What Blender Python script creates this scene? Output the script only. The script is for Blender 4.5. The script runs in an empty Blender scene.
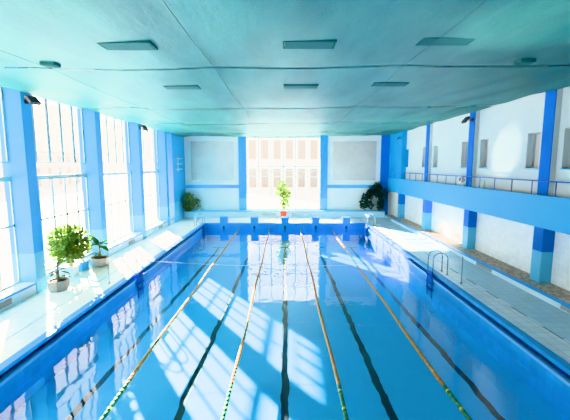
import bpy, bmesh, math, random
from mathutils import Vector, Matrix
random.seed(7)
S = bpy.context.scene
C = S.collection
PI = math.pi

# ------------------------------------------------------------------ materials
def new_mat(name):
    m = bpy.data.materials.new(name); m.use_nodes = True
    nt = m.node_tree; nt.nodes.clear()
    out = nt.nodes.new('ShaderNodeOutputMaterial')
    return m, nt, out
def N(nt, t, **kw):
    n = nt.nodes.new(t)
    for k, v in kw.items():
        if k in n.inputs: n.inputs[k].default_value = v
        else: setattr(n, k, v)
    return n
def L(nt, a, b): nt.links.new(a, b)
def rgb(r, g, b): return (r, g, b, 1)
def srgb(r, g, b):
    f = lambda c: (c/255/12.92) if c/255 <= .04045 else ((c/255+.055)/1.055)**2.4
    return (f(r), f(g), f(b), 1)

def mat(name, col, rough=.6, metal=0, var=.08, scale=3.0, bump=0, bscale=40, spec=.5, stretch=(1,1,1)):
    """principled with procedural tone variation"""
    m, nt, out = new_mat(name)
    p = N(nt, 'ShaderNodeBsdfPrincipled', Roughness=rough, Metallic=metal)
    p.inputs['Specular IOR Level'].default_value = spec
    tc = N(nt, 'ShaderNodeTexCoord'); mp = N(nt, 'ShaderNodeMapping')
    mp.inputs['Scale'].default_value = stretch
    L(nt, tc.outputs['Object'], mp.inputs['Vector'])
    nz = N(nt, 'ShaderNodeTexNoise', Scale=scale, Detail=4.0)
    L(nt, mp.outputs[0], nz.inputs['Vector'])
    mx = N(nt, 'ShaderNodeMix', data_type='RGBA')
    mx.inputs[6].default_value = tuple(c*(1-var) for c in col[:3])+(1,)
    mx.inputs[7].default_value = tuple(min(1, c*(1+var)) for c in col[:3])+(1,)
    L(nt, nz.outputs['Fac'], mx.inputs[0]); L(nt, mx.outputs[2], p.inputs['Base Color'])
    if bump:
        n2 = N(nt, 'ShaderNodeTexNoise', Scale=bscale, Detail=3.0); L(nt, mp.outputs[0], n2.inputs['Vector'])
        b = N(nt, 'ShaderNodeBump', Strength=bump, Distance=.02); L(nt, n2.outputs['Fac'], b.inputs['Height'])
        L(nt, b.outputs[0], p.inputs['Normal'])
    L(nt, p.outputs[0], out.inputs[0])
    return m

def tile_mat(name, col, grout, size=.3, rough=.25, var=.05, rot=False, plane='xy', bump=.15, w=.012):
    m, nt, out = new_mat(name)
    p = N(nt, 'ShaderNodeBsdfPrincipled', Roughness=rough); p.inputs['Specular IOR Level'].default_value = .25
    tc = N(nt, 'ShaderNodeTexCoord')
    sp = N(nt, 'ShaderNodeSeparateXYZ'); L(nt, tc.outputs['Object'], sp.inputs[0])
    cb = N(nt, 'ShaderNodeCombineXYZ')
    ax = dict(xy=('X', 'Y'), yz=('Y', 'Z'), xz=('X', 'Z'))[plane]
    L(nt, sp.outputs[ax[0]], cb.inputs[0]); L(nt, sp.outputs[ax[1]], cb.inputs[1])
    bk = N(nt, 'ShaderNodeTexBrick'); bk.offset = 0
    bk.inputs['Scale'].default_value = 1
    bk.inputs['Brick Width'].default_value = size; bk.inputs['Row Height'].default_value = size
    bk.inputs['Mortar Size'].default_value = w; bk.inputs['Mortar Smooth'].default_value = .3
    bk.inputs['Color1'].default_value = tuple(min(1, c*(1+var)) for c in col[:3])+(1,)
    bk.inputs['Color2'].default_value = tuple(c*(1-var) for c in col[:3])+(1,)
    bk.inputs['Mortar'].default_value = grout
    L(nt, cb.outputs[0], bk.inputs['Vector'])
    nz = N(nt, 'ShaderNodeTexNoise', Scale=.8, Detail=5.0); L(nt, tc.outputs['Object'], nz.inputs['Vector'])
    mr = N(nt, 'ShaderNodeMapRange'); mr.inputs['To Min'].default_value = .85; mr.inputs['To Max'].default_value = 1.1
    L(nt, nz.outputs['Fac'], mr.inputs[0])
    mx = N(nt, 'ShaderNodeMix', data_type='RGBA', blend_type='MULTIPLY'); mx.inputs[0].default_value = 1
    L(nt, bk.outputs['Color'], mx.inputs[6]); L(nt, mr.outputs[0], mx.inputs[7])
    L(nt, mx.outputs[2], p.inputs['Base Color'])
    b = N(nt, 'ShaderNodeBump', Strength=bump, Distance=.01); b.invert = True
    L(nt, bk.outputs['Fac'], b.inputs['Height']); L(nt, b.outputs[0], p.inputs['Normal'])
    L(nt, p.outputs[0], out.inputs[0])
    return m

def net_mat():
    m, nt, out = new_mat('teal_net')
    tc = N(nt, 'ShaderNodeTexCoord')
    mp = N(nt, 'ShaderNodeMapping'); mp.inputs['Scale'].default_value = (1.2, .35, 1)
    mp.inputs['Rotation'].default_value = (0, 0, .5)
    L(nt, tc.outputs['Object'], mp.inputs['Vector'])
    n1 = N(nt, 'ShaderNodeTexNoise', Scale=.9, Detail=5.0, Roughness=.55); L(nt, mp.outputs[0], n1.inputs['Vector'])
    n2 = N(nt, 'ShaderNodeTexNoise', Scale=45.0, Detail=2.0); L(nt, tc.outputs['Object'], n2.inputs['Vector'])
    cr = N(nt, 'ShaderNodeValToRGB')
    cr.color_ramp.elements[0].position = .3; cr.color_ramp.elements[0].color = NETA
    cr.color_ramp.elements[1].position = .75; cr.color_ramp.elements[1].color = NETB
    L(nt, n1.outputs['Fac'], cr.inputs[0])
    mr = N(nt, 'ShaderNodeMapRange'); mr.inputs['From Min'].default_value = .3; mr.inputs['From Max'].default_value = .7
    mr.inputs['To Min'].default_value = .82; mr.inputs['To Max'].default_value = 1.15
    L(nt, n2.outputs['Fac'], mr.inputs[0])
    mx = N(nt, 'ShaderNodeMix', data_type='RGBA', blend_type='MULTIPLY'); mx.inputs[0].default_value = 1
    L(nt, cr.outputs[0], mx.inputs[6]); L(nt, mr.outputs[0], mx.inputs[7])
    bp = N(nt, 'ShaderNodeBump', Strength=.35, Distance=.12); L(nt, n1.outputs['Fac'], bp.inputs['Height'])
    d = N(nt, 'ShaderNodeBsdfPrincipled', Roughness=.55); d.inputs['Specular IOR Level'].default_value = .35
    L(nt, mx.outputs[2], d.inputs['Base Color']); L(nt, bp.outputs[0], d.inputs['Normal'])
    t = N(nt, 'ShaderNodeBsdfTranslucent'); L(nt, mx.outputs[2], t.inputs[0])
    ms = N(nt, 'ShaderNodeMixShader'); ms.inputs[0].default_value = .12
    L(nt, d.outputs[0], ms.inputs[1]); L(nt, t.outputs[0], ms.inputs[2])
    L(nt, ms.outputs[0], out.inputs[0])
    return m

def water_mat():
    m, nt, out = new_mat('pool_water')
    tc = N(nt, 'ShaderNodeTexCoord')
    n1 = N(nt, 'ShaderNodeTexNoise', Scale=.9, Detail=2.0, Roughness=.5); L(nt, tc.outputs['Object'], n1.inputs['Vector'])
    n2 = N(nt, 'ShaderNodeTexNoise', Scale=3.2, Detail=1.0); L(nt, tc.outputs['Object'], n2.inputs['Vector'])
    ad = N(nt, 'ShaderNodeMath', operation='MULTIPLY_ADD'); ad.inputs[1].default_value = .22
    L(nt, n2.outputs['Fac'], ad.inputs[0]); L(nt, n1.outputs['Fac'], ad.inputs[2])
    bp = N(nt, 'ShaderNodeBump', Strength=1.0, Distance=WAVE); L(nt, ad.outputs[0], bp.inputs['Height'])
    ge = N(nt, 'ShaderNodeNewGeometry'); dt = N(nt, 'ShaderNodeVectorMath', operation='DOT_PRODUCT')
    L(nt, ge.outputs['Incoming'], dt.inputs[0]); L(nt, bp.outputs[0], dt.inputs[1])
    ab = N(nt, 'ShaderNodeMath', operation='ABSOLUTE'); L(nt, dt.outputs['Value'], ab.inputs[0])
    om = N(nt, 'ShaderNodeMath', operation='SUBTRACT'); om.inputs[0].default_value = 1; om.use_clamp = True; L(nt, ab.outputs[0], om.inputs[1])
    pw = N(nt, 'ShaderNodeMath', operation='POWER'); pw.inputs[1].default_value = 5; L(nt, om.outputs[0], pw.inputs[0])
    fr = N(nt, 'ShaderNodeMath', operation='MULTIPLY_ADD'); fr.inputs[1].default_value = 1-WF0; fr.inputs[2].default_value = WF0
    L(nt, pw.outputs[0], fr.inputs[0])
    tr = N(nt, 'ShaderNodeBsdfTransparent'); tr.inputs[0].default_value = WTINT
    gl = N(nt, 'ShaderNodeBsdfGlossy', Roughness=.0); gl.inputs[0].default_value = rgb(.95, .98, 1)
    L(nt, bp.outputs[0], gl.inputs['Normal'])
    ms = N(nt, 'ShaderNodeMixShader'); L(nt, fr.outputs[0], ms.inputs[0])
    L(nt, tr.outputs[0], ms.inputs[1]); L(nt, gl.outputs[0], ms.inputs[2]); L(nt, ms.outputs[0], out.inputs[0])
    return m

def glass_mat():
    m, nt, out = new_mat('window_glass')
    fr = N(nt, 'ShaderNodeFresnel', IOR=1.3)
    mu = N(nt, 'ShaderNodeMath', operation='MULTIPLY'); mu.inputs[1].default_value = .6; L(nt, fr.outputs[0], mu.inputs[0])
    tr = N(nt, 'ShaderNodeBsdfTransparent'); tr.inputs[0].default_value = rgb(.97, .985, .99)
    gl = N(nt, 'ShaderNodeBsdfGlossy', Roughness=.05)
    ms = N(nt, 'ShaderNodeMixShader'); L(nt, mu.outputs[0], ms.inputs[0])
    L(nt, tr.outputs[0], ms.inputs[1]); L(nt, gl.outputs[0], ms.inputs[2]); L(nt, ms.outputs[0], out.inputs[0])
    return m

def pool_floor_mat():
    """pale-blue tiled basin with black lane lines painted along every lane"""
    m, nt, out = new_mat('pool_floor_tiles')
    p = N(nt, 'ShaderNodeBsdfPrincipled', Roughness=.5); p.inputs['Specular IOR Level'].default_value = .2
    tc = N(nt, 'ShaderNodeTexCoord'); sp = N(nt, 'ShaderNodeSeparateXYZ'); L(nt, tc.outputs['Object'], sp.inputs[0])
    # waviness put into the line pattern in place of refraction by the water
    wn = N(nt, 'ShaderNodeTexNoise', Scale=1.4, Detail=2.0); L(nt, tc.outputs['Object'], wn.inputs['Vector'])
    wa = N(nt, 'ShaderNodeMath', operation='MULTIPLY_ADD'); wa.inputs[1].default_value = .16; wa.inputs[2].default_value = -.08
    L(nt, wn.outputs['Fac'], wa.inputs[0])
    xa = N(nt, 'ShaderNodeMath', operation='ADD'); L(nt, sp.outputs['X'], xa.inputs[0]); L(nt, wa.outputs[0], xa.inputs[1])
    # distance from the nearest lane centre (every 2.25 m)
    a = N(nt, 'ShaderNodeMath', operation='ADD'); a.inputs[1].default_value = 2.25*10.5; L(nt, xa.outputs[0], a.inputs[0])
    b = N(nt, 'ShaderNodeMath', operation='MODULO'); b.inputs[1].default_value = 2.25; L(nt, a.outputs[0], b.inputs[0])
    c = N(nt, 'ShaderNodeMath', operation='SUBTRACT'); c.inputs[1].default_value = 1.125; L(nt, b.outputs[0], c.inputs[0])
    d = N(nt, 'ShaderNodeMath', operation='ABSOLUTE'); L(nt, c.outputs[0], d.inputs[0])
    e = N(nt, 'ShaderNodeMath', operation='LESS_THAN'); e.inputs[1].default_value = .085; L(nt, d.outputs[0], e.inputs[0])
    y1 = N(nt, 'ShaderNodeMath', operation='LESS_THAN'); y1.inputs[1].default_value = 24.3; L(nt, sp.outputs['Y'], y1.inputs[0])
    s1 = N(nt, 'ShaderNodeMath', operation='MULTIPLY'); L(nt, e.outputs[0], s1.inputs[0]); L(nt, y1.outputs[0], s1.inputs[1])
    # cross bar of the T
    f = N(nt, 'ShaderNodeMath', operation='LESS_THAN'); f.inputs[1].default_value = .45; L(nt, d.outputs[0], f.inputs[0])
    yb = N(nt, 'ShaderNodeMath', operation='SUBTRACT'); yb.inputs[1].default_value = 24.2; L(nt, sp.outputs['Y'], yb.inputs[0])
    yc = N(nt, 'ShaderNodeMath', operation='ABSOLUTE'); L(nt, yb.outputs[0], yc.inputs[0])
    yd = N(nt, 'ShaderNodeMath', operation='LESS_THAN'); yd.inputs[1].default_value = .12; L(nt, yc.outputs[0], yd.inputs[0])
    s2 = N(nt, 'ShaderNodeMath', operation='MULTIPLY'); L(nt, f.outputs[0], s2.inputs[0]); L(nt, yd.outputs[0], s2.inputs[1])
    sm = N(nt, 'ShaderNodeMath', operation='MAXIMUM'); L(nt, s1.outputs[0], sm.inputs[0]); L(nt, s2.outputs[0], sm.inputs[1])
    nz = N(nt, 'ShaderNodeTexNoise', Scale=5.0, Detail=4.0); L(nt, tc.outputs['Object'], nz.inputs['Vector'])
    m0 = N(nt, 'ShaderNodeMix', data_type='RGBA'); m0.inputs[6].default_value = FLOORA; m0.inputs[7].default_value = FLOORB
    L(nt, nz.outputs['Fac'], m0.inputs[0])
    m1 = N(nt, 'ShaderNodeMix', data_type='RGBA'); m1.inputs[7].default_value = rgb(.001, .003, .008)
    L(nt, sm.outputs[0], m1.inputs[0]); L(nt, m0.outputs[2], m1.inputs[6])
    L(nt, m1.outputs[2], p.inputs['Base Color']); L(nt, p.outputs[0], out.inputs[0])
    return m

# look parameters
NETA, NETB = rgb(.010, .128, .130), rgb(.055, .235, .212)
WAVE, WF0, WTINT = .009, .055, rgb(.8, .95, 1.0)
FLOORA, FLOORB = rgb(.025, .45, .82), rgb(.045, .51, .88)
WORLD, SUN, EXPO, VIEW, GAMMA = 3.8, 135.0, 0.58, 'Khronos PBR Neutral', 1.0

M = {}
M['white'] = mat('white_paint', rgb(.93, .84, .77), .7, var=.04, scale=1.2)
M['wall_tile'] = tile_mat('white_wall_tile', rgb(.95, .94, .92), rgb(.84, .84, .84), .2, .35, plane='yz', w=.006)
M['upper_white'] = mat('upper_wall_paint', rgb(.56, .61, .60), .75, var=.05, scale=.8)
M['blue'] = mat('column_blue', rgb(.018, .315, .60), .45, spec=.2, var=.08, scale=2)
M['blue_low'] = mat('column_blue_pale', rgb(.11, .47, .70), .4, spec=.2, var=.07, scale=2)
M['blue_deep'] = mat('deep_blue_paint', srgb(0, 104, 186), .6, spec=.08, var=.1, scale=2)
M['blue_par'] = mat('parapet_blue', srgb(28, 160, 212), .5, spec=.2, var=.06, scale=1.2)
M['blue_pier'] = mat('pier_blue', srgb(14, 150, 205), .45, spec=.2, var=.07, scale=1.5)
M['coping'] = tile_mat('coping_blue_tile', rgb(.02, .36, .74), rgb(.016, .31, .68), .3, .4, var=.08)
M['pool_wall'] = tile_mat('pool_wall_tile', rgb(.01, .33, .70), rgb(.01, .30, .67), .25, .45, var=.08, plane='yz')
M['pool_end'] = tile_mat('pool_end_tile', rgb(.01, .28, .68), rgb(.008, .26, .65), .25, .45, var=.08, plane='xz')
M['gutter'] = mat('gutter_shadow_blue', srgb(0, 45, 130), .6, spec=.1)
M['lip'] = mat('gutter_lip_tile', srgb(120, 195, 245), .25)
M['deck'] = tile_mat('deck_white_tile', rgb(.90, .83, .77), rgb(.72, .68, .65), .3, .22)
M['deck_shade'] = tile_mat('deck_shade_tile', rgb(.60, .74, .78), rgb(.46, .60, .65), .3, .3)  # deck tile with the teal-grey of shade put into its colour
M['deck_cream'] = tile_mat('deck_cream_tile', rgb(.88, .88, .86), rgb(.62, .64, .65), .3, .3)
M['drain'] = mat('drain_dark', rgb(.22, .30, .34), .6)
M['drain_white'] = mat('drain_cover_white', rgb(.8, .84, .85), .5)
M['pool_floor'] = pool_floor_mat()
M['water'] = water_mat()
M['glass'] = glass_mat()
M['net'] = net_mat()
M['net_dark'] = mat('teal_net_over_lamp', rgb(.022, .108, .106), .8, spec=.1, var=.1, scale=20)
M['net_dark2'] = mat('teal_lamp_edge', rgb(.019, .092, .09), .8, spec=.1, var=.1, scale=20)
M['wire'] = mat('dark_cable', rgb(.01, .09, .11), .6)
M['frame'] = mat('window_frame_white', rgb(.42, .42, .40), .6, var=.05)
M['trim_teal'] = mat('pale_teal_trim', srgb(105, 195, 225), .4, var=.05)
M['stripe'] = mat('stripe_blue', srgb(60, 165, 220), .5)
M['panel'] = mat('grey_plaster_panel', rgb(.56, .495, .445), .8, var=.18, scale=1.6)
M['panel_line'] = mat('panel_line', rgb(.50, .52, .44), .7)
M['bench_white'] = mat('bench_white', srgb(205, 228, 238), .4, var=.04)
M['bench_top'] = mat('sill_top_white', rgb(.86, .88, .88), .4, var=.04)
M['bench_blue'] = mat('bench_edge_blue', srgb(20, 150, 220), .35)
M['brown_tile'] = tile_mat('brown_ledge_tile', rgb(.58, .44, .33), rgb(.28, .22, .18), .12, .5, var=.35)
M['vent'] = mat('vent_grey', rgb(.22, .24, .24), .5)
M['vent_slat'] = mat('vent_slat_grey', rgb(.42, .44, .44), .5)
M['chrome'] = mat('steel', rgb(.33, .37, .41), .25, metal=1)
M['rail_blue'] = mat('rail_blue_paint', srgb(20, 80, 165), .4)
M['step_blue'] = mat('ladder_step_blue', rgb(.008, .09, .42), .5, spec=.1)
M['black'] = mat('black_plastic', rgb(.03, .034, .04), .5)
M['lamp_glass'] = mat('lamp_lens', rgb(.50, .55, .58), .15)
M['orange'] = mat('orange_float', rgb(.50, .22, .03), .4, var=.25, scale=6)
M['green'] = mat('green_float', rgb(.015, .16, .05), .4, var=.3, scale=9)
M['yellow'] = mat('yellow_float', rgb(.62, .50, .05), .4)
M['rope'] = mat('white_rope', rgb(.82, .85, .86), .7)
M['concrete'] = mat('concrete_planter', rgb(.27, .25, .22), .9, var=.25, scale=14, bump=.4)
M['white_pot'] = mat('white_ceramic', rgb(.72, .71, .70), .25)
M['red_pot'] = mat('red_clay', srgb(225, 85, 55), .6)
M['dark_pot'] = mat('dark_clay_pot', rgb(.10, .09, .08), .6)
M['soil'] = mat('soil', rgb(.06, .035, .02), .95, var=.4, scale=30)
M['bark'] = mat('bark', rgb(.22, .15, .08), .9, var=.3, scale=20)
M['stem_green'] = mat('green_stem', rgb(.20, .30, .08), .7)
def leafmat(name, col, tr=.35):
    m, nt, out = new_mat(name)
    tc = N(nt, 'ShaderNodeTexCoord'); nz = N(nt, 'ShaderNodeTexNoise', Scale=7.0, Detail=3.0)
    L(nt, tc.outputs['Object'], nz.inputs['Vector'])
    mx = N(nt, 'ShaderNodeMix', data_type='RGBA')
    mx.inputs[6].default_value = tuple(c*.55 for c in col[:3])+(1,); mx.inputs[7].default_value = tuple(min(1, c*1.5) for c in col[:3])+(1,)
    L(nt, nz.outputs['Fac'], mx.inputs[0])
    p = N(nt, 'ShaderNodeBsdfPrincipled', Roughness=.45); L(nt, mx.outputs[2], p.inputs['Base Color'])
    t = N(nt, 'ShaderNodeBsdfTranslucent'); L(nt, mx.outputs[2], t.inputs[0])
    ms = N(nt, 'ShaderNodeMixShader'); ms.inputs[0].default_value = tr
    L(nt, p.outputs[0], ms.inputs[1]); L(nt, t.outputs[0], ms.inputs[2]); L(nt, ms.outputs[0], out.inputs[0])
    return m
M['leaf_ficus'] = leafmat('ficus_leaf', rgb(.11, .165, .025))
M['leaf_dark'] = leafmat('dark_leaf', rgb(.015, .045, .028), .15)
M['leaf_mid'] = leafmat('mid_leaf', rgb(.04, .11, .025))
M['leaf_olive'] = leafmat('olive_leaf', rgb(.20, .19, .07), .2)
M['leaf_lime'] = leafmat('lime_leaf', rgb(.15, .25, .02), .15)
M['outer_wall'] = mat('pale_facade', rgb(.62, .63, .64), .9, var=.1)
M['outer_wall2'] = mat('rosy_facade', rgb(.45, .44, .44), .9, var=.1)
M['outer_dark'] = mat('far_window_dark', rgb(.14, .135, .13), .8)
M['outer_roof'] = mat('far_roof', rgb(.25, .24, .24), .9)
M['snow'] = mat('pale_ground', rgb(.55, .56, .57), .9, var=.1, scale=.3)
M['roofing'] = mat('roof_underside', rgb(.75, .78, .80), .9)
M['cream'] = mat('beige_plastic', rgb(.62, .58, .45), .6)

# ------------------------------------------------------------------ mesh builder
class MB:
    def __init__(s): s.bm = bmesh.new(); s.mats = []; s.cur = 0
    def use(s, key):
        m = M[key]
        if m not in s.mats: s.mats.append(m)
        s.cur = s.mats.index(m); return s
    def face(s, vs, smooth=False):
        f = s.bm.faces.new(vs); f.material_index = s.cur; f.smooth = smooth; return f
    def poly(s, pts): return s.face([s.bm.verts.new(p) for p in pts])
    def box(s, x0, x1, y0, y1, z0, z1, M4=None, bev=0):
        vs = [s.bm.verts.new(p) for p in [(x0,y0,z0),(x1,y0,z0),(x1,y1,z0),(x0,y1,z0),(x0,y0,z1),(x1,y0,z1),(x1,y1,z1),(x0,y1,z1)]]
        fs = [s.face([vs[i] for i in q]) for q in [(0,3,2,1),(4,5,6,7),(0,1,5,4),(1,2,6,5),(2,3,7,6),(3,0,4,7)]]
        if M4 is not None:
            for v in vs: v.co = M4 @ v.co
        if bev:
            es = set(e for f in fs for e in f.edges)
            r = bmesh.ops.bevel(s.bm, geom=list(es), offset=bev, segments=2, affect='EDGES', profile=.5)
            for f in r['faces']: f.material_index = s.cur
        return s
    def tube(s, pts, r, n=8, caps=True):
        pts = [Vector(p) for p in pts]; rs = r if isinstance(r, (list, tuple)) else [r]*len(pts)
        rings = []; up = None
        for i, p in enumerate(pts):
            t = (pts[min(i+1, len(pts)-1)]-pts[max(i-1, 0)]).normalized()
            if up is None:
                a = Vector((0, 0, 1)) if abs(t.z) < .9 else Vector((1, 0, 0))
                up = (a - t*a.dot(t)).normalized()
            else: up = (up - t*up.dot(t)).normalized()
            sd = t.cross(up)
            rings.append([s.bm.verts.new(p+(up*math.cos(2*PI*k/n)+sd*math.sin(2*PI*k/n))*rs[i]) for k in range(n)])
        for a, b in zip(rings, rings[1:]):
            for k in range(n): s.face([a[k], a[(k+1)%n], b[(k+1)%n], b[k]], True)
        if caps:
            s.face(rings[0][::-1]); s.face(rings[-1])
        return s
    def lathe(s, prof, n=20, c=(0,0,0), smooth=True, rot=0):
        rings = [[s.bm.verts.new((c[0]+r*math.cos(2*PI*k/n+rot), c[1]+r*math.sin(2*PI*k/n+rot), c[2]+z)) for k in range(n)] for r, z in prof]
        for a, b in zip(rings, rings[1:]):
            for k in range(n): s.face([a[k], a[(k+1)%n], b[(k+1)%n], b[k]], smooth)
        s.face(rings[0][::-1]); s.face(rings[-1]); return s
    def leaf(s, p, d, ln, w, nrm=None, droop=.15):
        d = Vector(d).normalized(); p = Vector(p)
        nrm = Vector(nrm) if nrm else Vector((random.gauss(0,1), random.gauss(0,1), random.gauss(.6,1)))
        sd = d.cross(nrm)
        if sd.length < 1e-3: sd = d.cross(Vector((1, 0, .3)))
        sd.normalize(); up = sd.cross(d)
        P = [p, p+d*ln*.35+sd*w*.5+up*w*.1, p+d*ln*.35-up*0.0, p+d*ln*.35-sd*w*.5+up*w*.1,
             p+d*ln*.72+sd*w*.38-up*ln*droop*.4+up*w*.08, p+d*ln*.72-up*ln*droop*.5, p+d*ln*.72-sd*w*.38-up*ln*droop*.4+up*w*.08, p+d*ln-up*ln*droop]
        v = [s.bm.verts.new(q) for q in P]
        for q in [(0,1,2),(0,2,3),(1,4,5,2),(2,5,6,3),(4,7,5),(5,7,6)]: s.face([v[i] for i in q], True)
    def build(s, name, parent=None, recalc=True):
        if recalc: bmesh.ops.recalc_face_normals(s.bm, faces=s.bm.faces)
        me = bpy.data.meshes.new(name); s.bm.to_mesh(me); s.bm.free()
        for m in s.mats: me.materials.append(m)
        o = bpy.data.objects.new(name, me); C.objects.link(o)
        if parent is not None: o.parent = parent
        return o

def thing(name, label, cat, loc=(0,0,0), rz=0, group=None):
    o = bpy.data.objects.new(name, None); C.objects.link(o); o.empty_display_size = .2
    o.location = loc; o.rotation_euler = (0, 0, rz); o['label'] = label; o['category'] = cat
    if group: o['group'] = group
    return o
def tag(o, label, cat, group=None):
    o['label'] = label; o['category'] = cat
    if group: o['group'] = group
    return o
def struct(o): o['kind'] = 'structure'; return o
def dup(root, loc, label, rz=None, sx=None):
    r = root.copy(); C.objects.link(r); r.location = loc; r['label'] = label
    if rz is not None: r.rotation_euler = (0, 0, rz)
    for ch in list(root.children):
        c = ch.copy(); C.objects.link(c); c.parent = r
        for g in list(ch.children):
            d = g.copy(); C.objects.link(d); d.parent = c
    return r

# ------------------------------------------------------------------ dimensions
DK = .43                      # deck above the water (water is z = 0)
YN, YF = 1.1, 26.1            # pool ends
YB, Y0 = 29.7, -3.0           # back wall, near wall
LCOL = [2.6, 7.05, 11.5, 15.9, 20.5, 24.95]     # near edges of the window-side columns
LW = .46
RCOL = [1.8, 6.85, 11.87, 16.8, 22.0, 27.0]
RW = .48
LX, RX = -8.2, 8.66           # pool-side column faces
WX = -8.75                    # window plane

# ------------------------------------------------------------------ deck floor
b = MB()
b.use('deck').box(-9.0, -6.83, Y0, YB+.2, DK-.3, DK); b.box(-6.77, -6.07, Y0, YB+.2, DK-.3, DK)
b.use('drain').box(-6.83, -6.77, Y0, YB+.2, DK-.3, DK-.006)
b.use('deck').box(-6.06, 6.06, YF+.14, YB+.2, DK-.3, DK); b.box(-6.06, 6.06, Y0, YN-.14, DK-.3, DK)
b.use('deck_cream').box(6.07, 6.77, Y0, YB+.2, DK-.3, DK)
b.use('drain').box(6.77, 6.83, Y0, YB+.2, DK-.3, DK-.006)
b.use('deck_shade').box(6.83, 9.3, Y0, YB+.2, DK-.3, DK)
struct(b.build('floor'))
b = MB().use('drain_white')
y = 5.0
while y < 27:
    b.box(6.785, 6.86, y, y+.62, DK-.003, DK+.006); b.box(-6.86, -6.785, y+.2, y+.8, DK-.003, DK+.006); y += 1.35
struct(b.build('trim_1'))
# pool basin: sloping bottom, walls, gutter recess, coping
PW = 5.80
def bz(y): return -.58 - .36*max(0, min(1, (y-6)/16))
b = MB().use('pool_floor')
ys = [YN, 4, 6, 10, 14, 18, 22, YF]
for y0, y1 in zip(ys, ys[1:]): b.poly([(-PW-.05,y0,bz(y0)),(PW+.05,y0,bz(y0)),(PW+.05,y1,bz(y1)),(-PW-.05,y1,bz(y1))])
o = b.build('floor_pool', recalc=False); struct(o)
for sd, nm in ((-1, 'wall_pool_left'), (1, 'wall_pool_right')):
    b = MB()
    xa = lambda a, c: (min(sd*a, sd*c), max(sd*a, sd*c))
    b.use('pool_wall').box(*xa(PW, PW+.5), YN-.1, YF+.1, -1.4, .20)
    b.use('lip').box(*xa(PW-.03, PW+.05), YN, YF, .18, .25)
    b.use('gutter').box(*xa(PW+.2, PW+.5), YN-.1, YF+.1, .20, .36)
    b.use('coping').box(*xa(PW+.07, 6.08), YN-.14, YF+.14, .345, DK+.012)
    struct(b.build(nm))
b = MB(); b.use('pool_end').box(-PW-.5, PW+.5, YF, YF+.14, -1.4, DK-.06); b.use('coping').box(-PW-.5, PW+.5, YF-.01, YF+.15, DK-.08, DK+.012)
struct(b.build('wall_pool_back'))
b = MB(); b.use('pool_end').box(-PW-.5, PW+.5, YN-.14, YN, -1.4, DK-.06); b.use('coping').box(-PW-.5, PW+.5, YN-.15, YN+.01, DK-.08, DK+.012)
struct(b.build('wall_pool_front'))
b = MB().use('water')
b.poly([(-PW, YN, 0), (PW, YN, 0), (PW, YF, 0), (-PW, YF, 0)])
struct(b.build('water', recalc=False))

# ------------------------------------------------------------------ window wall (left)
def column(x0, x1, y0, y1, z0, z1, dado, name='column'):
    b = MB(); b.use('blue_low').box(x0, x1, y0, y1, z0, dado); b.use('blue').box(x0, x1, y0, y1, dado, z1)
    return struct(b.build(name))
for y in LCOL: column(-8.95, LX, y, y+LW, DK-.02, 8.2, 1.78)
b = MB(); b.use('blue_low').box(-8.95, LX, 26.5, YB, DK-.02, 1.9); b.use('blue').box(-8.95, LX, 26.5, YB, 1.9, 8.2)
struct(b.build('wall_corner_left'))
b = MB().use('white'); b.box(-9.0, -8.6, Y0, YB, 7.15, 8.2); b.box(-9.0, -8.72, Y0, YB, -.4, .8)
b.box(-9.0, -8.6, Y0, LCOL[0], .8, 7.15)
struct(b.build('wall_left'))
bays = [(LCOL[i]+LW, LCOL[i+1]) for i in range(len(LCOL)-1)] + [(LCOL[-1]+LW, 26.5)]
def bars(b, segs):
    for s in segs: b.box(*s)
for k, (ya, yb) in enumerate(bays):
    root = thing('window_%d' % (k+1), '', 'window', (0, 0, 0)); del root['label']; del root['category']; struct(root)
    n = 5 if yb-ya > 3 else 2
    w = (yb-ya)/n
    b = MB().use('frame')
    for z0, z1, t in ((.78, .88, .05), (2.67, 2.75, .02), (4.14, 4.30, .04), (4.72, 4.76, .015), (7.05, 7.16, .04)):
        b.box(WX-t, WX+t, ya, yb, z0, z1)
    for i in range(n+1):
        yy = ya+i*w
        b.box(WX-.02, WX+.02, max(ya, yy-.08), min(yb, yy+.08), 4.77, 7.1)
        b.box(WX-.02, WX+.02, max(ya, yy-.05), min(yb, yy+.05), .85, 4.2)
    b.build('window_frame', root)
    hh = MB().use('vent'); hh.box(WX+.05, WX+.11, ya+.5*(yb-ya)-.05, ya+.5*(yb-ya)+.05, 4.30, 4.42, bev=.01); hh.build('latch', root)
    g = MB().use('glass'); g.poly([(WX, ya, .85), (WX, yb, .85), (WX, yb, 7.1), (WX, ya, 7.1)]); g.build('window_pane', root)
# sill bench under the windows (narrow in the bay where the plants stand)
k = 2
for i, (ya, yb) in enumerate(bays):
    b = MB(); xf = -8.55 if i == 2 else -8.23
    b.use('bench_white').box(-8.72, xf, ya, yb, DK-.01, .74)
    b.use('bench_blue').box(-8.72, xf+.012, ya, yb, .74, .80); b.use('bench_top').box(-8.72, xf, ya, yb, .80, .815)
    struct(b.build('trim_%d' % k)); k += 1

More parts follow.
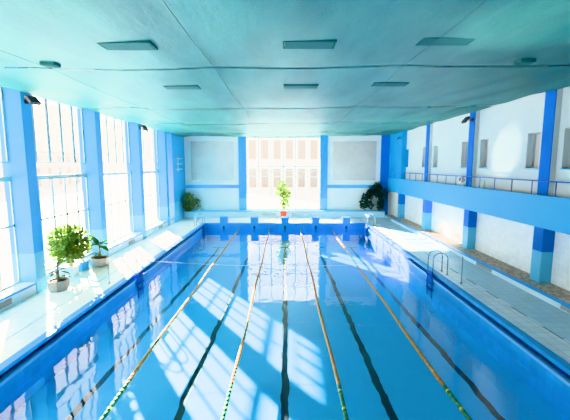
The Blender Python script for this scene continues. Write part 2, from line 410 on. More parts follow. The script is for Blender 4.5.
# ------------------------------------------------------------------ back wall
bw = MB().use('white')
bw.box(-8.95, -3.2, YB, YB+.3, -.2, 8.2); bw.box(2.9, 9.3, YB, YB+.3, -.2, 8.2); bw.box(-3.2, 2.9, YB, YB+.3, 6.95, 8.2); bw.box(-3.2, 2.9, YB, YB+.3, -.2, .98)
struct(bw.build('wall_back'))
for x0, x1 in ((-3.78, -3.17), (2.88, 3.46)):
    b = MB(); b.use('blue_low').box(x0, x1, YB-.12, YB+.02, DK-.02, 1.95); b.use('blue').box(x0, x1, YB-.12, YB+.02, 1.95, 8.2)
    struct(b.build('column'))
b = MB().use('blue_deep').box(7.82, 8.5, YB-.10, YB+.02, DK-.02, 8.2); struct(b.build('column'))
for x0, x1, px0, px1 in ((-8.18, -3.78, -7.65, -4.2), (3.46, 7.82, 3.91, 7.41)):
    b = MB().use('stripe').box(x0, x1, YB-.03, YB+.01, 2.80, 3.04); struct(b.build('trim_%d' % k)); k += 1
    b = MB().use('panel').box(px0, px1, YB-.02, YB+.01, 3.46, 6.55)
    b.use('panel_line')
    for q in ((px0-.03, px1+.03, 3.42, 3.46), (px0-.03, px1+.03, 6.55, 6.59), (px0-.03, px0, 3.42, 6.59), (px1, px1+.03, 3.42, 6.59)):
        b.box(q[0], q[1], YB-.03, YB+.01, q[2], q[3])
    tag(b.build('wall_panel'), 'grey plaster panel with thin border line on back wall, ' + ('window-wall side' if x0 < 0 else 'gallery side'), 'panel', 'plaster panels on the back wall')
# back window
root = thing('window_7', '', ''); del root['label']; del root['category']; struct(root)
b = MB().use('frame'); n = 6; w = 6.05/n
for z0, z1, t in ((.98, 1.06, .06), (3.70, 3.76, .04), (4.12, 4.20, .05), (4.52, 4.60, .04), (6.85, 6.95, .05)): b.box(-3.17, 2.88, YB+.1-t, YB+.1+t, z0, z1)
for i in range(n+1):
    xx = -3.17+i*w; b.box(max(-3.17, xx-.045), min(2.88, xx+.045), YB+.06, YB+.14, 1.0, 6.9)
b.build('window_frame', root)
g = MB().use('glass'); g.poly([(-3.17, YB+.1, 1), (2.88, YB+.1, 1), (2.88, YB+.1, 6.9), (-3.17, YB+.1, 6.9)]); g.build('window_pane', root)
# bench along the back wall
b = MB(); b.use('bench_white').box(-8.2, 8.1, 29.0, YB, DK-.01, .89); b.use('trim_teal').box(-8.2, 8.1, 28.985, YB, .89, .97)
struct(b.build('trim_%d' % k)); k += 1

# ------------------------------------------------------------------ gallery side (right)
UX, LWX = 8.87, 9.05
for y in RCOL[:-1]:
    b = MB(); b.use('blue_low').box(RX, 9.1, y, y+RW, DK-.02, 1.74)
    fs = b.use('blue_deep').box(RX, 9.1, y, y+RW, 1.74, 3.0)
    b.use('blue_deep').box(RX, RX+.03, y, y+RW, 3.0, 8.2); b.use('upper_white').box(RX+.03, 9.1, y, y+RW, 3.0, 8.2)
    struct(b.build('column'))
y = RCOL[-1]
b = MB(); b.use('blue_low').box(RX, 9.1, y, y+RW, DK-.02, 1.74); b.use('blue_deep').box(RX, 9.1, y, y+RW, 1.74, 2.7); struct(b.build('column'))
b = MB(); b.use('white').box(RX+.03, 9.1, y+RW, YB, DK-.02, 2.7); b.use('blue_pier').box(8.5, 9.1, 26.6, YB, 2.6, 8.2)
struct(b.build('wall_corner_right'))
b = MB(); b.use('wall_tile').box(LWX, LWX+.25, Y0, YB, -.2, 2.75)
struct(b.build('wall_right_lower'))
nich = []
for i in range(len(RCOL)-1):
    a, c = RCOL[i], RCOL[i+1]
    nich += [(a+.85, a+1.5), (c-.88, c-.24)]
nich = [q for q in nich if q[0] > 5]
NZ0, NZ1 = 4.54, 5.80
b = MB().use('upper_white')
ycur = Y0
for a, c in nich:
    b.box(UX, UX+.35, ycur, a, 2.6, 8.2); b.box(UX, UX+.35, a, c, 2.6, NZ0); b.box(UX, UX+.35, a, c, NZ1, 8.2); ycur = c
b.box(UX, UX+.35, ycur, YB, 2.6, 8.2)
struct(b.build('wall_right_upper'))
for i, (a, c) in enumerate(nich):
    root = thing('window_%d' % (8+i), '', ''); del root['label']; del root['category']; struct(root)
    f = MB().use('frame'); x = UX+.24
    for q in ((a, a+.05, NZ0, NZ1), (c-.05, c, NZ0, NZ1), (a, c, NZ0, NZ0+.05), (a, c, NZ1-.05, NZ1)): f.box(x-.03, x+.03, q[0], q[1], q[2], q[3])
    f.build('window_frame', root)
    f = MB().use('trim_teal').box(UX-.03, UX+.22, a-.03, c+.03, NZ0-.04, NZ0); f.build('window_sill', root)
    f = MB().use('panel').box(x+.03, x+.06, a, c, NZ0, NZ1); f.build('window_pane', root)
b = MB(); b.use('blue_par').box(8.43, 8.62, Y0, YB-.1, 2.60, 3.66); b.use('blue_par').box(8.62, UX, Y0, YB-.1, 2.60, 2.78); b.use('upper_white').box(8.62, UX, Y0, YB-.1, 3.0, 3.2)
struct(b.build('wall_gallery'))
# gallery railing
root = thing('gallery_railing', 'dark blue metal railing along the top of the gallery parapet', 'railing', (8.5, 0, 3.66))
b = MB().use('rail_blue').tube([(0, -2.9, .47), (0, YB-.7, .47)], .022, 8); b.build('top_rail', root)
y = 1.3
while y < YB-.5:
    MB().use('rail_blue').tube([(0, y, -.02), (0, y, .47)], .016, 6).build('post', root); y += 1.11
# ledge with brown tiles under the gallery
b = MB(); b.use('bench_white').box(8.12, LWX, Y0, 29.0, DK-.01, .61); b.use('bench_blue').box(8.105, 8.22, Y0, 29.0, .60, .67)
b.use('brown_tile').box(8.22, LWX, Y0, 29.0, .60, .672)
struct(b.build('trim_%d' % k)); k += 1
# vents
def vent(face_x, sgn, ya, yb, z0, z1, label):
    root = thing('vent_grille', label, 'vent', (face_x, (ya+yb)/2, z0), 0, 'vent grilles in the low benches')
    h = (yb-ya)/2; H = z1-z0
    xs = (min(0, sgn*.02), max(0, sgn*.02))
    b = MB().use('vent').box(xs[0], xs[1], -h, h, 0, H); b.build('backing', root)
    for j in range(4):
        z = H*(j+.5)/4
        MB().use('vent_slat').box(min(0, sgn*.032), max(0, sgn*.032), -h, h, z-.008, z+.008).build('slat', root)
vent(-8.23, 1, 18.6, 19.4, .52, .70, 'grey vent grille in sill bench between second and third blue window columns')
vent(-8.23, 1, 23.1, 23.9, .52, .70, 'grey vent grille in sill bench nearest the far left corner')
vent(-8.23, 1, 9.4, 10.4, .52, .70, 'grey vent grille in sill bench at the left picture edge')
vent(8.12, -1, 9.2, 10.15, .46, .59, 'grey vent grille in ledge front, nearest one at the right picture edge')
vent(8.12, -1, 13.75, 14.85, .46, .59, 'grey vent grille in ledge front beside the pole on the gallery side')
vent(8.12, -1, 18.6, 19.6, .46, .59, 'grey vent grille in ledge front below the second gallery column')
vent(8.12, -1, 27.2, 28.2, .46, .59, 'grey vent grille in ledge front closest to the dark plant')
def vent_b(xa, xb, label):
    root = thing('vent_grille', label, 'vent', ((xa+xb)/2, 29.0, .58), 0, 'vent grilles in the low benches')
    h = (xb-xa)/2
    MB().use('vent_slat').box(-h, h, -.015, 0, 0, .24).build('backing', root)
    for j in range(4): MB().use('vent').box(-h, h, -.025, 0, .04+j*.055, .052+j*.055).build('slat', root)
vent_b(-1.9, -.75, 'pale vent grille in the back bench, on the window side of the red pot')
vent_b(.55, 1.75, 'pale vent grille in the back bench, on the gallery side of the red pot')

# ------------------------------------------------------------------ near wall, roof, net
b = MB().use('white').box(-9.0, 9.3, Y0-.3, Y0, -.4, 8.2); struct(b.build('wall_front'))
b = MB().use('roofing').box(-14.1, 9.4, Y0-.3, 37.4, 8.2, 8.45); struct(b.build('roof'))  # unseen overhang extended outward to cut the sun off the upper panes
cabs = [-8.16, -5.6, -1.7, 2.85, 8.63]
seams = [-2.95, 3.4, 9.15, 15.36, 21.0, 26.6, 29.62]
SAG = .07
def net_z(x, y):
    z = 6.95 + (x+8.2)/16.8*.17
    for a, c in zip(cabs, cabs[1:]):
        if a <= x <= c: z -= (.015+.006*(c-a))*math.sin(PI*(x-a)/(c-a))
    if x < cabs[1]: z += .10*math.sin(PI*(x-cabs[0])/(cabs[1]-cabs[0]))
    return z
b = MB().use('net')
nx = 70
for s0, s1 in zip(seams, seams[1:]):
    rows = []
    ny = 22
    for j in range(ny+1):
        t = j/ny; y = s0 + (s1-s0)*t
        if j == 0: y -= .006
        row = []
        for i in range(nx+1):
            x = cabs[0]+(cabs[-1]-cabs[0])*i/nx
            z = net_z(x, y) - SAG*math.sin(PI*t) - .012*(1-t)**6 + .006*t**4
            z += .02*math.sin(x*1.7+y*.8)*math.sin(y*1.1+1)*min(1, 4*t*(1-t)+.2)
            # long wrinkles on the gallery side
            if x > 4: z += .05*min(1, (x-4)/1.5)*math.sin((x*1.9 + y*.55)*2.2)*math.sin(PI*t)
            if x < -5: z += .02*min(1, (-5-x)/1.5)*math.sin((x*1.4 - y*.8)*2.0)
            row.append(b.bm.verts.new((x, y, z)))
        rows.append(row)
    for r0, r1 in zip(rows, rows[1:]):
        for i in range(nx): b.face([r0[i], r0[i+1], r1[i+1], r1[i]], True)
o = b.build('ceiling', recalc=False); struct(o)
for f in o.data.polygons: pass
for x, lab in ((-5.6, 'thin dark cable under the net along the window side'), (-1.7, 'thin dark cable under the net left of the middle row of lamps'), (2.85, 'thin dark cable under the net toward the gallery side')):
    pts = []
    y = -2.9
    while y < (24 if x < 0 else 22): pts.append((x, y, net_z(x, y)-.035-.10*0)); y += .5
    # follows the sag of each sheet
    def sag(y):
        for s0, s1 in zip(seams, seams[1:]):
            if s0 <= y <= s1:
                t = (y-s0)/(s1-s0); return SAG*math.sin(PI*t)+.012*(1-t)**6-.006*t**4
        return 0
    pts = [(p[0], p[1], p[2]-sag(p[1])-.0) for p in pts]
    tag(MB().use('wire').tube(pts, .007, 5).build('support_cable'), lab, 'cable', 'cables under the net')
    
def net_under(x, y):
    return net_z(x, y)-sag(y)
lamps = []
rowname = {7.2: 'nearer row', 10.9: 'farther row'}
colname = {-3.0: 'window side', .46: 'middle', 3.06: 'gallery side'}
for yy in (7.2, 10.9):
    for xx in (-3.0, .46, 3.06):
        lab = 'dark rectangular lamp showing through the teal net, %s, %s' % (rowname[yy], colname[xx])
        z = net_under(xx, yy)
        root = thing('ceiling_light', lab, 'light', (xx, yy, z), 0, 'lamps behind the teal net')
        MB().use('net_dark').box(-.46, .46, -.19, .19, -.022, .05).build('diffuser', root)
        e = MB().use('net_dark2')
        for q in ((-.5, .5, -.215, -.195), (-.5, .5, .195, .215), (-.5, -.47, -.2, .2), (.47, .5, -.2, .2)): e.box(q[0], q[1], q[2], q[3], -.020, .04)
        e.build('housing_rim', root)
for xx, yy, lab in ((-5.35, 8.55, 'small dark rectangular fitting behind the net, window side'), (5.5, 8.6, 'small dark rectangular fitting behind the net, gallery side')):
    root = thing('ceiling_speaker', lab, 'ceiling fitting', (xx, yy, net_under(xx, yy)), 0, 'small fittings behind the net')
    MB().use('net_dark').box(-.17, .17, -.13, .13, -.07, .06, bev=.02).build('body', root)
    MB().use('net_dark2').box(-.12, .12, -.09, .09, -.08, -.06).build('front', root)

# ------------------------------------------------------------------ floodlights
def floodlight(label, loc, rz, tilt, s=1.0):
    root = thing('floodlight', label, 'floodlight', loc, rz, 'floodlights high on the columns')
    R = Matrix.Translation((.30*s, 0, 0)) @ Matrix.Rotation(tilt, 4, 'Y')
    MB().use('black').box(-.15*s, .17*s, -.17*s, .17*s, -.02*s, .07*s, R, bev=.0).build('housing', root)
    MB().use('lamp_glass').box(-.12*s, .14*s, -.14*s, .14*s, -.03*s, -.019*s, R).build('lens', root)
    bb = MB().use('black'); bb.box(0, .04*s, -.06*s, .06*s, -.08*s, .10*s); bb.tube([(.02*s, -.1*s, 0), (.2*s, -.19*s, .02*s), (.3*s, -.19*s, .02*s)], .012*s, 6); bb.tube([(.02*s, .1*s, 0), (.2*s, .19*s, .02*s), (.3*s, .19*s, .02*s)], .012*s, 6); bb.box(.0, .03*s, -.12*s, .12*s, -.02*s, .02*s)
    bb.build('bracket', root)
    return root
floodlight('black floodlight on the nearest blue window column', (LX, 11.72, 6.66), -.35, .75)
floodlight('black floodlight on the third blue window column', (LX, 20.75, 6.72), -.3, .95)
floodlight('black floodlight on the second gallery column from the right', (RX, 17.0, 6.72), PI, .9)
floodlight('tiny dark floodlight on the blue corner wall above the gallery end', (8.5, 26.8, 6.62), PI, .7, .6)
# things on the parapet
root = thing('spotlight', 'small white spotlight with black lens standing on the gallery parapet', 'spotlight', (8.56, 17.25, 3.66), PI/2*2)
MB().use('white_pot').lathe([(.10, 0), (.10, .03), (.03, .05), (.03, .14)], 12).build('base', root)
h = MB().use('white_pot'); h.tube([(-.02, 0, .30), (.06, 0, .30), (.20, 0, .32)], [.06, .13, .16], 12); h.build('head', root)
MB().use('black').tube([(.19, 0, .32), (.215, 0, .322)], .10, 12).build('lens', root)
o = MB().use('cream').lathe([(.05, 0), (.065, .04), (.065, .22), (.03, .30), (.03, .34)], 14).build('bottle'); o.location = (8.60, 15.6, 3.66)
tag(o, 'small beige bottle standing on the parapet next to the second column', 'bottle')
root = thing('wall_cross_piece', 'white upright with short cross arms on the blue corner wall', 'bracket', (LX, 27.8, 4.3))  # stands in for an unidentified white cross-shaped mark on this wall
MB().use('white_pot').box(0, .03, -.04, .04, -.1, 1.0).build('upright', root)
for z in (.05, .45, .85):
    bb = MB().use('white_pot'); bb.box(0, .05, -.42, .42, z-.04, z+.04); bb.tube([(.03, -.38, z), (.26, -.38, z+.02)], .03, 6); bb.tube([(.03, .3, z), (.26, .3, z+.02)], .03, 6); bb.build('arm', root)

# ------------------------------------------------------------------ starting blocks
def starting_block(x, label):
    root = thing('starting_block', label, 'starting block', (x, YF, DK), 0, 'starting blocks on the far pool edge')
    MB().use('coping').box(-.27, .27, -.02, .45, .013, .40, bev=.012).build('pedestal', root)
    MB().use('coping').box(-.28, .28, -.03, .48, .40, .44, bev=.01).build('platform', root)
    f = MB().use('pool_wall').box(-.27, .27, -.045, -.011, -.42, .013); f.build('front_plate', root)
    MB().use('black').box(-.07, .07, -.055, -.04, -.42, -.19).build('grip_hole', root)
lanes = ['lane along the window side', 'second lane from the windows', 'middle lane', 'fourth lane from the windows', 'lane along the gallery side']
for i in range(5): starting_block(-4.5+2.25*i, 'blue starting block at the far end of the ' + lanes[i])

# ------------------------------------------------------------------ lane ropes
def lane_rope(x, label):
    root = thing('lane_rope', label, 'lane rope', (x, 0, 0), 0, 'lane ropes on the water')
    parts = {'orange': MB().use('orange'), 'green': MB().use('green'), 'yellow': MB().use('yellow')}
    def wob(y): return .02*math.sin(y*.9+x)
    y = YN+.15; i = 0
    step = .14
    while y < YF-.15:
        end = y < 7.1 or y > YF-1.6
        key = 'orange'
        if end: key = 'green'
        b = parts[key]; r = .044
        pr = [(y, .028), (y+.015, r), (y+step-.03, r), (y+step-.012, .028)]
        b.tube([(wob(yy), yy, .012) for yy, _ in pr], [q for _, q in pr], 8)
        if end and i % 4 == 0: parts['yellow'].tube([(wob(yy), yy, .012) for yy in (y+.045, y+.085)], .047, 8)
        y += step; i += 1
    for k, n in (('orange', 'float_line'), ('green', 'end_float_line'), ('yellow', 'marker_float_line')):
        o = parts[k].build(n, root); o['kind'] = 'stuff'
        o['label'] = {'orange': 'orange floats', 'green': 'green floats at the ends', 'yellow': 'yellow marker floats'}[k]
    MB().use('rope').tube([(wob(yy), yy, .012) for yy in [YN+i*(YF-YN)/50 for i in range(51)]], .008, 5).build('cable', root)
    bb = MB().use('green'); bb.box(-.05, .05, YF-.1, YF-.01, .0, .10, bev=.01); bb.build('anchor', root)
lane_rope(-3.375, 'orange lane rope with green near end, closest to the windows')
lane_rope(-1.125, 'orange lane rope with green near end, second from the windows')
lane_rope(1.125, 'orange lane rope with green near end, third from the windows')
lane_rope(3.375, 'orange lane rope with green near end, closest to the gallery')

# ------------------------------------------------------------------ ladders, poles
def ladder(label, loc, sgn):
    root = thing('pool_ladder', label, 'ladder', loc, 0, 'ladders on the pool edge')
    for dy in (-.24, .24):
        pts = [(sgn*.56, dy, 0), (sgn*.56, dy, .62)]
        for a in range(0, 181, 20): pts.append((sgn*(.28+.28*math.cos(math.radians(a))), dy, .62+.24*math.sin(math.radians(a))))
        pts += [(0, dy, .4), (0, dy, -.95)]
        MB().use('chrome').tube(pts, .022, 8).build('handrail', root)
        MB().use('chrome').lathe([(.05, 0), (.05, .015), (.03, .02)], 12, (sgn*.56, dy, 0)).build('floor_flange', root)
    for z in (-.12, -.38, -.64):
        MB().use('step_blue').box(-.05, .06, -.26, .26, z-.03, z+.03, bev=.008).build('step', root)
    MB().use('step_blue').box(-.012, .012, -.22, .22, -.36, .08, bev=.008).build('back_plate', root)
ladder('chrome pool ladder with blue steps on the gallery side, nearer one', (5.73, 13.8, DK), 1)
ladder('chrome pool ladder on the window side in front of the potted plants', (-5.73, 13.8, DK), -1)
ladder('chrome pool ladder in the far corner by the dark plant', (5.73, 24.9, DK), 1)
ladder('chrome pool ladder in the far corner by the olive plant', (-5.73, 25.0, DK), -1)
for sx, lab in ((-6.33, 'thin steel pole on the window-side deck'), (6.35, 'thin steel pole on the gallery-side deck')):
    root = thing('rope_pole', lab, 'pole', (sx, 12.55, DK), 0, 'poles holding the rope across the pool')
    MB().use('vent').tube([(0, 0, 0), (0, 0, .95)], .014, 8).build('pole', root)
    MB().use('chrome').lathe([(.05, 0), (.05, .012), (.02, .02)], 12).build('base', root)
    MB().use('chrome').lathe([(.02, .945), (.022, .965), (.006, .98)], 8).build('cap', root)
pts = []
for i in range(31):
    t = i/30; pts.append((-6.30+12.62*t, 12.55, 1.36-.30*math.sin(PI*t)))
tag(MB().use('rope').tube(pts, .006, 5).build('rope'), 'thin white rope sagging across the pool between the two poles', 'rope')

# ------------------------------------------------------------------ plants
def plant(name, label, loc, cat='plant'): return thing(name, label, cat, loc)
def pot(root, kind, r, h, n=20):
    if kind == 'concrete':
        p = MB().use('concrete').lathe([(r*.82, 0), (r*.95, h*.15), (r, h*.9), (r, h), (r*.88, h), (r*.86, h*.8)], 8, rot=PI/8, smooth=False).build('pot', root)
    elif kind == 'square':
        m = MB().use('white_pot'); m.lathe([(r*1.05, 0), (r*1.3, h), (r*1.18, h), (r*1.12, h*.85)], 4, smooth=False, rot=PI/4); p = m.build('pot', root)
    else:
        p = MB().use(kind).lathe([(r*.7, 0), (r*.95, h*.82), (r*1.06, h*.83), (r*1.06, h), (r*.92, h), (r*.9, h*.85)], n).build('pot', root)
    MB().use('soil').lathe([(r*.5, h*.80), (r*.88, h*.86), (r*.3, h*.9)], 12).build('soil', p)
def clump(b, c, rad, n, ln, w, up=.2, xmin=-9):
    for _ in range(n):
        v = Vector((random.gauss(0,1), random.gauss(0,1), random.gauss(0,1))).normalized()*(random.random()**.4)
        p = Vector(c)+Vector((v.x*rad[0], v.y*rad[1], v.z*rad[2]))
        if p.x < xmin: p.x = xmin+.1*random.random(); v.x = abs(v.x)+.5
        d = Vector((v.x+random.gauss(0,.5), v.y+random.gauss(0,.5), v.z*.6+random.gauss(up,.5)))
        if p.x < xmin+.3: d.x = abs(d.x)
        b.leaf(p, d, ln*random.uniform(.7, 1.3), w*random.uniform(.7, 1.3))
# ficus bush in white pot
root = plant('ficus_bush', 'bushy light-green ficus in a white square pot by the windows', (-8.18, 13.4, DK))
pot(root, 'square', .22, .42)
b = MB().use('bark')
for k in range(7):
    a = k*.9; b.tube([(.03*math.cos(a), .03*math.sin(a), .36), (.12*math.cos(a), .12*math.sin(a), .8), (.45*math.cos(a), .45*math.sin(a), 1.5)], [.022, .016, .006], 6)
b.build('stem', root)
b = MB().use('leaf_ficus')
clump(b, (0, 0, 1.28), (.66, .80, .68), 2000, .15, .075); clump(b, (.1, -.1, .95), (.55, .6, .3), 260, .13, .06)
b.build('foliage', root)
# small plant in concrete planter by the nearest column
root = plant('rubber_plant', 'small broad-leaved plant in octagonal concrete planter behind nearest column', (-7.70, 11.85, DK))
pot(root, 'concrete', .33, .36)
b = MB().use('bark').tube([(0, 0, .28), (-.02, .02, .55), (0, 0, .95)], [.055, .045, .02], 8); b.build('stem', root)
b = MB().use('leaf_mid')
for k in range(9):
    a = k*2.4; z = .45+.06*k
    b.leaf((0, 0, z), (math.cos(a), math.sin(a), .25+.05*k), .46, .19, (0, 0, 1), .3)
b.use('leaf_dark'); b.leaf((0, 0, .62), (-.7, -.6, .05), .46, .18, (0, 0, 1), .3); b.leaf((0, 0, .62), (.9, -.2, .15), .5, .17, (0, 0, 1), .25)
b.build('foliage', root)
# large-leaf plant in concrete planter by second column
root = plant('magnolia_plant', 'large-leaved plant in octagonal concrete planter by the second window column', (-7.86, 14.9, DK))
pot(root, 'concrete', .39, .36)
b = MB().use('bark').tube([(0, 0, .28), (.02, 0, .6), (0, .02, .9)], [.06, .05, .03], 8); b.build('stem', root)
b = MB().use('leaf_mid')
for a, el, ln in ((.3, .9, .8), (1.2, .4, .6), (2.3, .25, .75), (3.4, .35, .85), (4.3, .2, .75), (5.2, .5, .7), (0.0, .3, .6), (4.0, 1.4, .6), (2.8, 1.2, .6), (5.8, -.1, .55), (3.1, .05, .7)):
    b.leaf((0, 0, .85), (math.cos(a), math.sin(a), el), ln*1.15, .30, (0, 0, 1), .22)
b.use('leaf_lime')
for a in (3.8, 4.6, 2.9, 5.3): b.leaf((0, 0, .5), (math.cos(a), math.sin(a), .15), .35, .14, (0, 0, 1), .3)
b.build('foliage', root)
# blue box between the pots
root = thing('storage_box', 'bright blue box on the deck between the white pot and planter', 'box', (-8.3, 14.2, DK))
MB().use('blue').box(-.22, .22, -.24, .24, 0, .34, bev=.012).build('body', root)
MB().use('blue_deep').box(-.23, .23, -.25, .25, .34, .38, bev=.01).build('lid', root)
# olive plant, far left corner
root = plant('corner_bush', 'olive-green bushy plant on the bench in the far window-side corner', (-7.85, 29.1, .97))
pot(root, 'dark_pot', .24, .3)
b = MB().use('bark')
for k in range(6):
    a = k*1.05; b.tube([(0, 0, .24), (.3*math.cos(a), .3*math.sin(a)*.6, .7), (max(-.25, .6*math.cos(a)), .35*math.sin(a), 1.1)], [.02, .014, .006], 5)
b.build('stem', root)
b = MB().use('leaf_olive')
clump(b, (.0, -.55, .85), (.70, .5, .66), 520, .2, .11, xmin=-.24); clump(b, (.6, -.25, .7), (.4, .35, .3), 140, .18, .10); clump(b, (.1, -.4, .35), (.35, .3, .3), 120, .18, .1, xmin=-.2)
b.build('foliage', root)
root = plant('potted_sapling', 'tiny plant in white pot on the back bench beside the olive bush', (-7.05, 29.3, .97))
pot(root, 'white_pot', .11, .2)
b = MB().use('leaf_olive'); clump(b, (0, 0, .32), (.16, .14, .14), 60, .1, .05); b.build('foliage', root)
MB().use('stem_green').tube([(0, 0, .16), (0, 0, .36)], .012, 5).build('stem', root)
# lime plant in red pot, middle
root = plant('tall_potted_plant', 'tall lime-green plant in a red clay pot in front of the back window', (-.12, 28.72, DK))
pot(root, 'red_pot', .27, .58)
b = MB().use('stem_green')
for k in range(5):
    a = k*1.26; b.tube([(.04*math.cos(a), .04*math.sin(a), .5), (.10*math.cos(a), .08*math.sin(a), 1.2), (.30*math.cos(a), .2*math.sin(a), 2.4)], [.02, .016, .006], 5)
b.build('stem', root)
b = MB().use('leaf_lime')
clump(b, (.08, 0, 1.35), (.42, .3, .5), 200, .22, .10); clump(b, (-.1, 0, 2.1), (.42, .3, .45), 190, .22, .10); clump(b, (.3, 0, 1.95), (.3, .25, .3), 90, .2, .1); clump(b, (-.1, 0, 2.7), (.28, .2, .3), 80, .2, .09); clump(b, (0, 0, 1.0), (.2, .15, .25), 60, .2, .09)
b.build('foliage', root)
# dark plant, far right corner: an arch of drooping shoots
root = plant('dark_climber', 'dark-green arching plant on the back bench in the gallery-side corner', (7.75, 29.25, .97))
pot(root, 'dark_pot', .2, .28)
b = MB().use('bark')
pathA = [(0, 0, .2), (.05, -.05, .7), (0, -.1, 1.3), (-.3, -.1, 1.75), (-.8, -.1, 1.5), (-1.15, -.1, 1.0), (-1.25, -.1, .45)]
pathB = [(0, 0, .2), (.1, -.05, .9), (.15, -.1, 1.5), (.0, -.1, 1.9), (-.3, -.1, 2.1)]
b.tube(pathA, .018, 5); b.tube(pathB, .018, 5); b.build('stem', root)
b = MB().use('leaf_dark')
for c, rd, n in (((-.45, -.15, 1.65), (.55, .25, .42), 280), ((.1, -.15, 1.35), (.42, .25, .45), 200), ((-1.05, -.15, 1.15), (.38, .22, .36), 150), ((-1.25, -.15, .6), (.42, .22, .42), 210), ((.0, -.15, .7), (.28, .2, .5), 130), ((-.3, -.15, 2.0), (.3, .2, .25), 70), ((-.85, -.15, .4), (.25, .2, .2), 40)):
    clump(b, c, rd, n, .20, .12)
b.build('foliage', root)

# ------------------------------------------------------------------ outside
b = MB().use('snow'); b.box(-140, -9.0, -80, 200, -.7, -.5); b.box(9.3, 140, -80, 200, -.7, -.5); b.box(-9.0, 9.3, YB+.3, 200, -.7, -.5); b.box(-9.0, 9.3, -80, Y0-.3, -.7, -.5); struct(b.build('ground'))
def building(label, x0, x1, y0, y1, h, face, key, floors, nwin, roofkey='outer_roof', ww=.55, z_a=-.75, z_b=.7):
    root = thing('apartment_building', label, 'building', ((x0+x1)/2, (y0+y1)/2, -.5), 0, 'pale buildings outside')
    X, Y = (x1-x0)/2, (y1-y0)/2
    MB().use(key).box(-X, X, -Y, Y, 0, h).build('wall', root)
    MB().use(roofkey).box(-X-.3, X+.3, -Y-.3, Y+.3, h, h+.35).build('roof', root)
    for f in range(floors):
        for i in range(nwin):
            zc = (f+.5)*h/floors; u = -1+2*(i+.5)/nwin
            w_ = MB().use('outer_dark')
            if face == 'x': w_.box(X-.02, X+.06, u*Y-ww, u*Y+ww, zc+z_a, zc+z_b)
            else: w_.box(u*X-ww, u*X+ww, -Y-.06, -Y+.02, zc+z_a, zc+z_b)
            w_.build('window', root)
building('beige block of flats seen through the back window', -10.08, 9.36, 72, 82, 11.2, 'y', 'outer_wall', 2, 8, ww=.72, z_a=-2.0, z_b=1.7)
building('low rosy house outside the window wall, left edge of the view', -52, -42, 8, 26, 6.3, 'x', 'outer_wall2', 2, 6)
building('long low pale house outside the window wall, behind first column', -60, -50, 32, 62, 7.6, 'x', 'outer_wall', 3, 9)
building('far rosy house outside the window wall, behind the farther columns', -66, -54, 70, 100, 8.0, 'x', 'outer_wall2', 3, 8)

# ------------------------------------------------------------------ light
w = bpy.data.worlds.new('sky'); S.world = w; w.use_nodes = True
nt = w.node_tree; nt.nodes.clear()
out = N(nt, 'ShaderNodeOutputWorld'); bg = N(nt, 'ShaderNodeBackground', Strength=WORLD)
tc = N(nt, 'ShaderNodeTexCoord'); sp = N(nt, 'ShaderNodeSeparateXYZ'); L(nt, tc.outputs['Generated'], sp.inputs[0])
cr = N(nt, 'ShaderNodeValToRGB'); cr.color_ramp.elements[0].color = rgb(1, .99, .98); cr.color_ramp.elements[1].color = rgb(.97, .975, 1)
cr.color_ramp.elements[0].position = .02; cr.color_ramp.elements[1].position = .6
L(nt, sp.outputs['Z'], cr.inputs[0]); L(nt, cr.outputs[0], bg.inputs[0]); L(nt, bg.outputs[0], out.inputs[0])
sd = bpy.data.lights.new('sun', 'SUN'); sd.energy = SUN; sd.angle = math.radians(.6); sd.color = (1, .985, .95)
so = bpy.data.objects.new('sun', sd); C.objects.link(so); so.location = (-30, 60, 20)
so.rotation_euler = Vector((1, -1.51, -.596)).to_track_quat('-Z', 'Y').to_euler()
def portal(loc, rot, sx, sy):
    l = bpy.data.lights.new('window_portal', 'AREA'); l.shape = 'RECTANGLE'; l.size = sx; l.size_y = sy; l.cycles.is_portal = True
    o = bpy.data.objects.new('window_portal', l); C.objects.link(o); o.location = loc; o.rotation_euler = rot
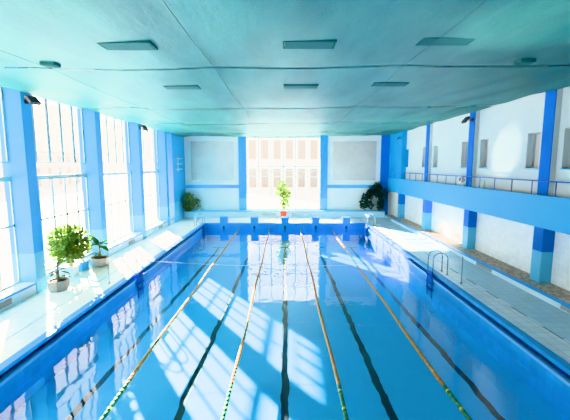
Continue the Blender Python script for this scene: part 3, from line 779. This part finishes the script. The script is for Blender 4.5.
portal((-8.9, 13.2, 4.0), Vector((1, 0, 0)).to_track_quat('-Z', 'Y').to_euler(), 6.4, 27.5) if False else None
for ya, yb in bays:
    portal((-8.85, (ya+yb)/2, 3.97), (0, -PI/2, 0), 6.2, yb-ya)
portal((-.15, YB+.2, 3.95), (-PI/2, 0, 0), 6.05, 5.9)

# added spot lamps in place of sunlight thrown back up by the water
def added_bounce_spot(name, loc, aim, energy, ang, blend):
    l = bpy.data.lights.new(name, 'SPOT'); l.energy = energy; l.spot_size = math.radians(ang); l.spot_blend = blend; l.shadow_soft_size = .05; l.color = (1, .97, .9)
    o = bpy.data.objects.new(name, l); C.objects.link(o); o.location = loc
    o.rotation_euler = (Vector(aim)-Vector(loc)).to_track_quat('-Z', 'Y').to_euler()
added_bounce_spot('added_glint_spot_ceiling_right', (-1.0, 9.0, .3), (4.6, 6.2, 7.0), 4200, 24, 1)
added_bounce_spot('added_glint_spot_ceiling_left', (-4.5, 13.0, .3), (-5.0, 10.9, 7.0), 700, 13, 1)
added_bounce_spot('added_glint_spot_wall', (1.5, 18.5, .3), (8.87, 14.7, 5.1), 2600, 12, .6)

# ------------------------------------------------------------------ camera
cam = bpy.data.cameras.new('camera'); co = bpy.data.objects.new('camera', cam); C.objects.link(co)
cam.sensor_width = 36; cam.lens = 36*360/570; cam.clip_end = 500
co.location = (0, 0, 4.64); co.rotation_euler = (PI/2-math.atan(44.5/360), 0, 0)
S.camera = co

S.view_settings.view_transform = VIEW; S.view_settings.look = 'None'; S.view_settings.exposure = EXPO; S.view_settings.gamma = GAMMA
S.view_settings.use_white_balance = True; S.view_settings.white_balance_temperature = 7300; S.view_settings.white_balance_tint = 13
cy = S.cycles
cy.use_denoising = True
try: cy.denoiser = 'OPENIMAGEDENOISE'
except Exception: pass
cy.max_bounces = 12; cy.diffuse_bounces = 6; cy.glossy_bounces = 5; cy.transparent_max_bounces = 16
cy.caustics_reflective = False; cy.caustics_refractive = False; cy.sample_clamp_indirect = 6
